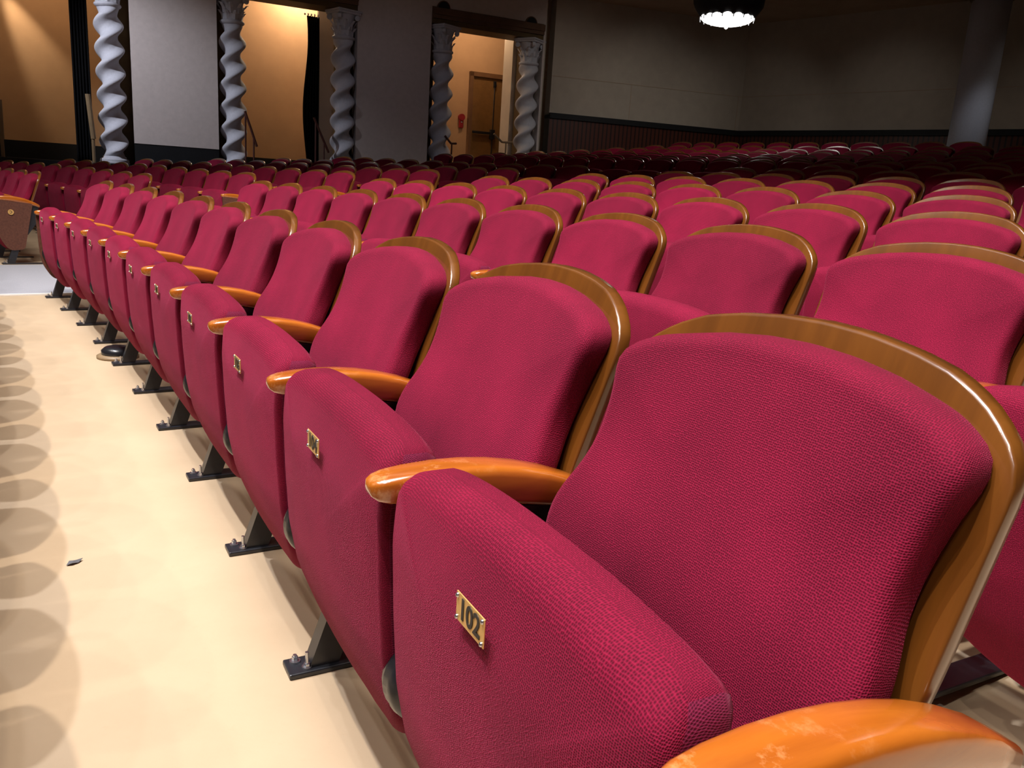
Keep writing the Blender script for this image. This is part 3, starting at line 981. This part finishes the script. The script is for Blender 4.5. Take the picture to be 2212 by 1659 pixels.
# ------------------------------------------------------------------ rear walls
J = Vector((0.42, 18.40)); K_ = Vector((4.86, 19.94)); B_ = Vector((9.2, 15.47))
B2 = K_ + (B_ - K_) * 2.2
def wall_seg(name, a, b_, z0, z1, th, mat):
    d = (b_ - a); L = d.length; n = Vector((-d.y, d.x)).normalized()   # away from camera
    if n.dot(a - Vector((0, 0))) < 0: n = -n
    c = (a + b_) / 2 + n * th / 2
    bm = bmesh.new()
    add_box(bm, (0, 0, 0), (L, th, z1 - z0))
    o = mesh_obj(name, bm, mat)
    o.location = (c.x, c.y, (z0 + z1) / 2)
    o.rotation_euler = (0, 0, math.atan2(d.y, d.x))
    tag(o, kind='structure')
    return o
ZW = 2.57
wall_seg('wall_rear_left', J, K_, ZW, ZTOP, 0.3, M['cream'])
wall_seg('wall_rear', K_, B2, ZW, ZTOP, 0.3, M['cream'])
for nm, a, b_ in (('baseboard_rear_left', J, K_), ('baseboard_rear', K_, B2)):
    n = Vector((-(b_ - a).y, (b_ - a).x)).normalized()
    if n.dot(a) < 0: n = -n
    wall_seg(nm, a - n * 0.03, b_ - n * 0.03, 0.6, ZW - 0.06, 0.3, M['slats'])
    wall_seg('trim_' + ('7' if 'left' in nm else '8'), a - n * 0.07, b_ - n * 0.07, ZW - 0.08, ZW + 0.03, 0.34, M['black_wall'])
# thin panel seams on the cream walls
for nm, a, b_, s in (('trim_9', J, K_, [0.40, 0.98]), ('trim_10', K_, B2, [0.45])):
    n = Vector((-(b_ - a).y, (b_ - a).x)).normalized()
    if n.dot(a) < 0: n = -n
    bm = bmesh.new()
    d = (b_ - a); L = d.length; rz = math.atan2(d.y, d.x)
    for t in s:
        q = a + d * t - n * 0.002
        add_box(bm, (q.x, q.y, (ZW + 3.35) / 2), (0.012, 0.008, 3.35 - ZW), Matrix.Rotation(rz, 4, 'Z'))
    q = a + d * 0.5 - n * 0.002
    add_box(bm, (q.x, q.y, 3.35), (L, 0.008, 0.012), Matrix.Rotation(rz, 4, 'Z'))
    o = mesh_obj(nm, bm, M['ceiling']); tag(o, kind='structure')

# low ceiling under the balcony (unseen front edge shaped to shade rear and far seats)
bm = bmesh.new()
ths = frange(0.28, 1.0, 60)
lo = []; hi = []
BE = [(0.62, 1.6), (0.66, 1.2), (0.70, 0.2), (0.80, -2.5), (1.0, -4)]
a0 = [bm.verts.new(pol(interp(t, BE), t, CEIL)) for t in ths]; a1 = [bm.verts.new(pol(22, t, CEIL)) for t in ths]
b0 = [bm.verts.new(pol(interp(t, BE), t, CEIL + 1.2)) for t in ths]; b1 = [bm.verts.new(pol(22, t, CEIL + 1.2)) for t in ths]
for k in range(len(ths) - 1):
    for (p, q) in ((a0, a1), (a1, b1), (b1, b0), (b0, a0)):
        bm.faces.new((p[k], p[k + 1], q[k + 1], q[k]))
for k in (0, -1): bm.faces.new((a0[k], a1[k], b1[k], b0[k]))
o = mesh_obj('ceiling', bm, M['ceiling']); tag(o, kind='structure')

# round pillar
pp = at(2098, 250, 14.1)
pil = empty('round_pillar', (pp.x, pp.y, 1.2))
tag(pil, 'thick round white pillar standing behind the rear seats at the right', 'pillar')
bm = bmesh.new(); add_lathe(bm, [(0.30, 0.0), (0.30, 3.34)], 56); mesh_obj('shaft', bm, M['stone'], pil)
bm = bmesh.new(); add_lathe(bm, [(0.30, 3.31), (0.335, 3.33), (0.345, 3.36), (0.335, 3.39), (0.30, 3.41)], 56); mesh_obj('neck_ring', bm, M['olive'], pil)
bm = bmesh.new(); add_lathe(bm, [(0.30, 3.41), (0.30, CEIL - 1.2)], 56); mesh_obj('neck', bm, M['ceiling'], pil)

# ceiling lamp
lp = at(1574, 10, 13.8)
lamp = empty('ceiling_lamp', (lp.x, lp.y, 3.99))
tag(lamp, 'glowing petalled ceiling lamp in a black drum above the rear seats', 'ceiling lamp')
bm = bmesh.new()
prof = [(0.50, 0.52), (0.60, 0.48), (0.61, 0.32), (0.59, 0.20), (0.52, 0.10), (0.44, 0.0), (0.40, -0.01), (0.42, 0.10), (0.50, 0.40), (0.02, 0.42)]
add_lathe(bm, prof, 12)
mesh_obj('housing', bm, M['black_wall'], lamp)
bm = bmesh.new(); add_cyl(bm, (0, 0, 0.45), (0, 0, CEIL - 3.99), 0.05, n=16); mesh_obj('stem', bm, M['black_wall'], lamp)
mg, nt, b = new_mat('glowing_glass')
b.inputs['Emission Color'].default_value = (1.0, 0.97, 0.92, 1)
b.inputs['Emission Strength'].default_value = 3.2
b.inputs['Base Color'].default_value = (0.9, 0.88, 0.82, 1)
bm = bmesh.new()
def petal(r, z, a): return r * (1 + 0.05 * abs(math.sin(a * 8)))
add_lathe(bm, [(0.41, 0.06), (0.43, 0.01), (0.40, -0.03), (0.33, -0.065), (0.24, -0.09), (0.14, -0.105), (0.05, -0.11), (0.028, -0.125), (0.028, -0.15), (0.01, -0.165)], 96, mod=petal)
mesh_obj('glass_dish', bm, mg, lamp)
bm = bmesh.new()
for q in range(16):
    a = 2 * PI * q / 16
    d = Vector((math.cos(a), math.sin(a), 0))
    pts = [d * 0.44 + Vector((0, 0, 0.02)), d * 0.46 + Vector((0, 0, -0.01)), d * 0.455 + Vector((0, 0, -0.05))]
    tube(bm, pts, 0.010, 6)
mesh_obj('dish_hook', bm, M['zinc'], lamp)
light('lamp_glow', 'SPOT', (lp.x, lp.y, 3.78), (lp.x, lp.y, 0), 80, (1.0, 0.95, 0.88), 0.25, 2.85, 0.5)

# corridor lamps
light('corridor_lamp', 'SPOT', P3(-50, -110, -2.25), P3(140, 215, -2.48), 420, (1.0, 0.82, 0.60), 0.04, 0.5, 0.9)
light('corridor_lamp', 'POINT', wp(-1.2, -1.2, 4.9), None, 90, (1.0, 0.72, 0.45), 0.1)
light('corridor_lamp', 'POINT', wp(hit(650, 60, -2.0)[0], -1.9, 4.7), None, 110, (1.0, 0.80, 0.58), 0.08)
light('corridor_lamp', 'POINT', wp(hit(1020, 60, -2.0)[0], -1.3, 4.8), None, 55, (1.0, 0.74, 0.5), 0.1)

# leaf-shaped scrap on the floor
X = CAM + ray(160, 1217) * (-CAM.z / ray(160, 1217).z)
bm = bmesh.new()
pts = [(-0.020, -0.004), (-0.008, -0.010), (0.008, -0.008), (0.022, 0.002), (0.010, 0.009), (-0.008, 0.008)]
vs_ = [bm.verts.new((x, y, 0.002 + 0.004 * (i % 2))) for i, (x, y) in enumerate(pts)]
cc = bm.verts.new((0, 0, 0.007))
for i in range(6): bm.faces.new((vs_[i], vs_[(i + 1) % 6], cc))
o = mesh_obj('paper_scrap', bm, plain('grey_scrap', (0.09, 0.09, 0.10), 0.6)); o.location = (X.x, X.y, 0.001); o.rotation_euler = (0, 0, 0.9)
s = o.modifiers.new('thick', 'SOLIDIFY'); s.thickness = 0.001
tag(o, 'small dark grey scrap lying on the beige floor at the lower left', 'scrap')

X = CAM + ray(255, 772) * (-CAM.z / ray(255, 772).z)
fv = empty('floor_vent', (X.x, X.y, 0.0))
tag(fv, 'low black round floor vent under the front row, between two feet', 'floor vent')
bm = bmesh.new(); add_lathe(bm, [(0.10, 0.0), (0.10, 0.012), (0.085, 0.02)], 32); mesh_obj('vent_collar', bm, M['rail_tan'], fv)
bm = bmesh.new(); add_lathe(bm, [(0.075, 0.0), (0.078, 0.04), (0.06, 0.055), (0.02, 0.06)], 32); mesh_obj('vent_cap', bm, M['plastic'], fv)

for o in PROTO:
    bpy.data.objects.remove(o)
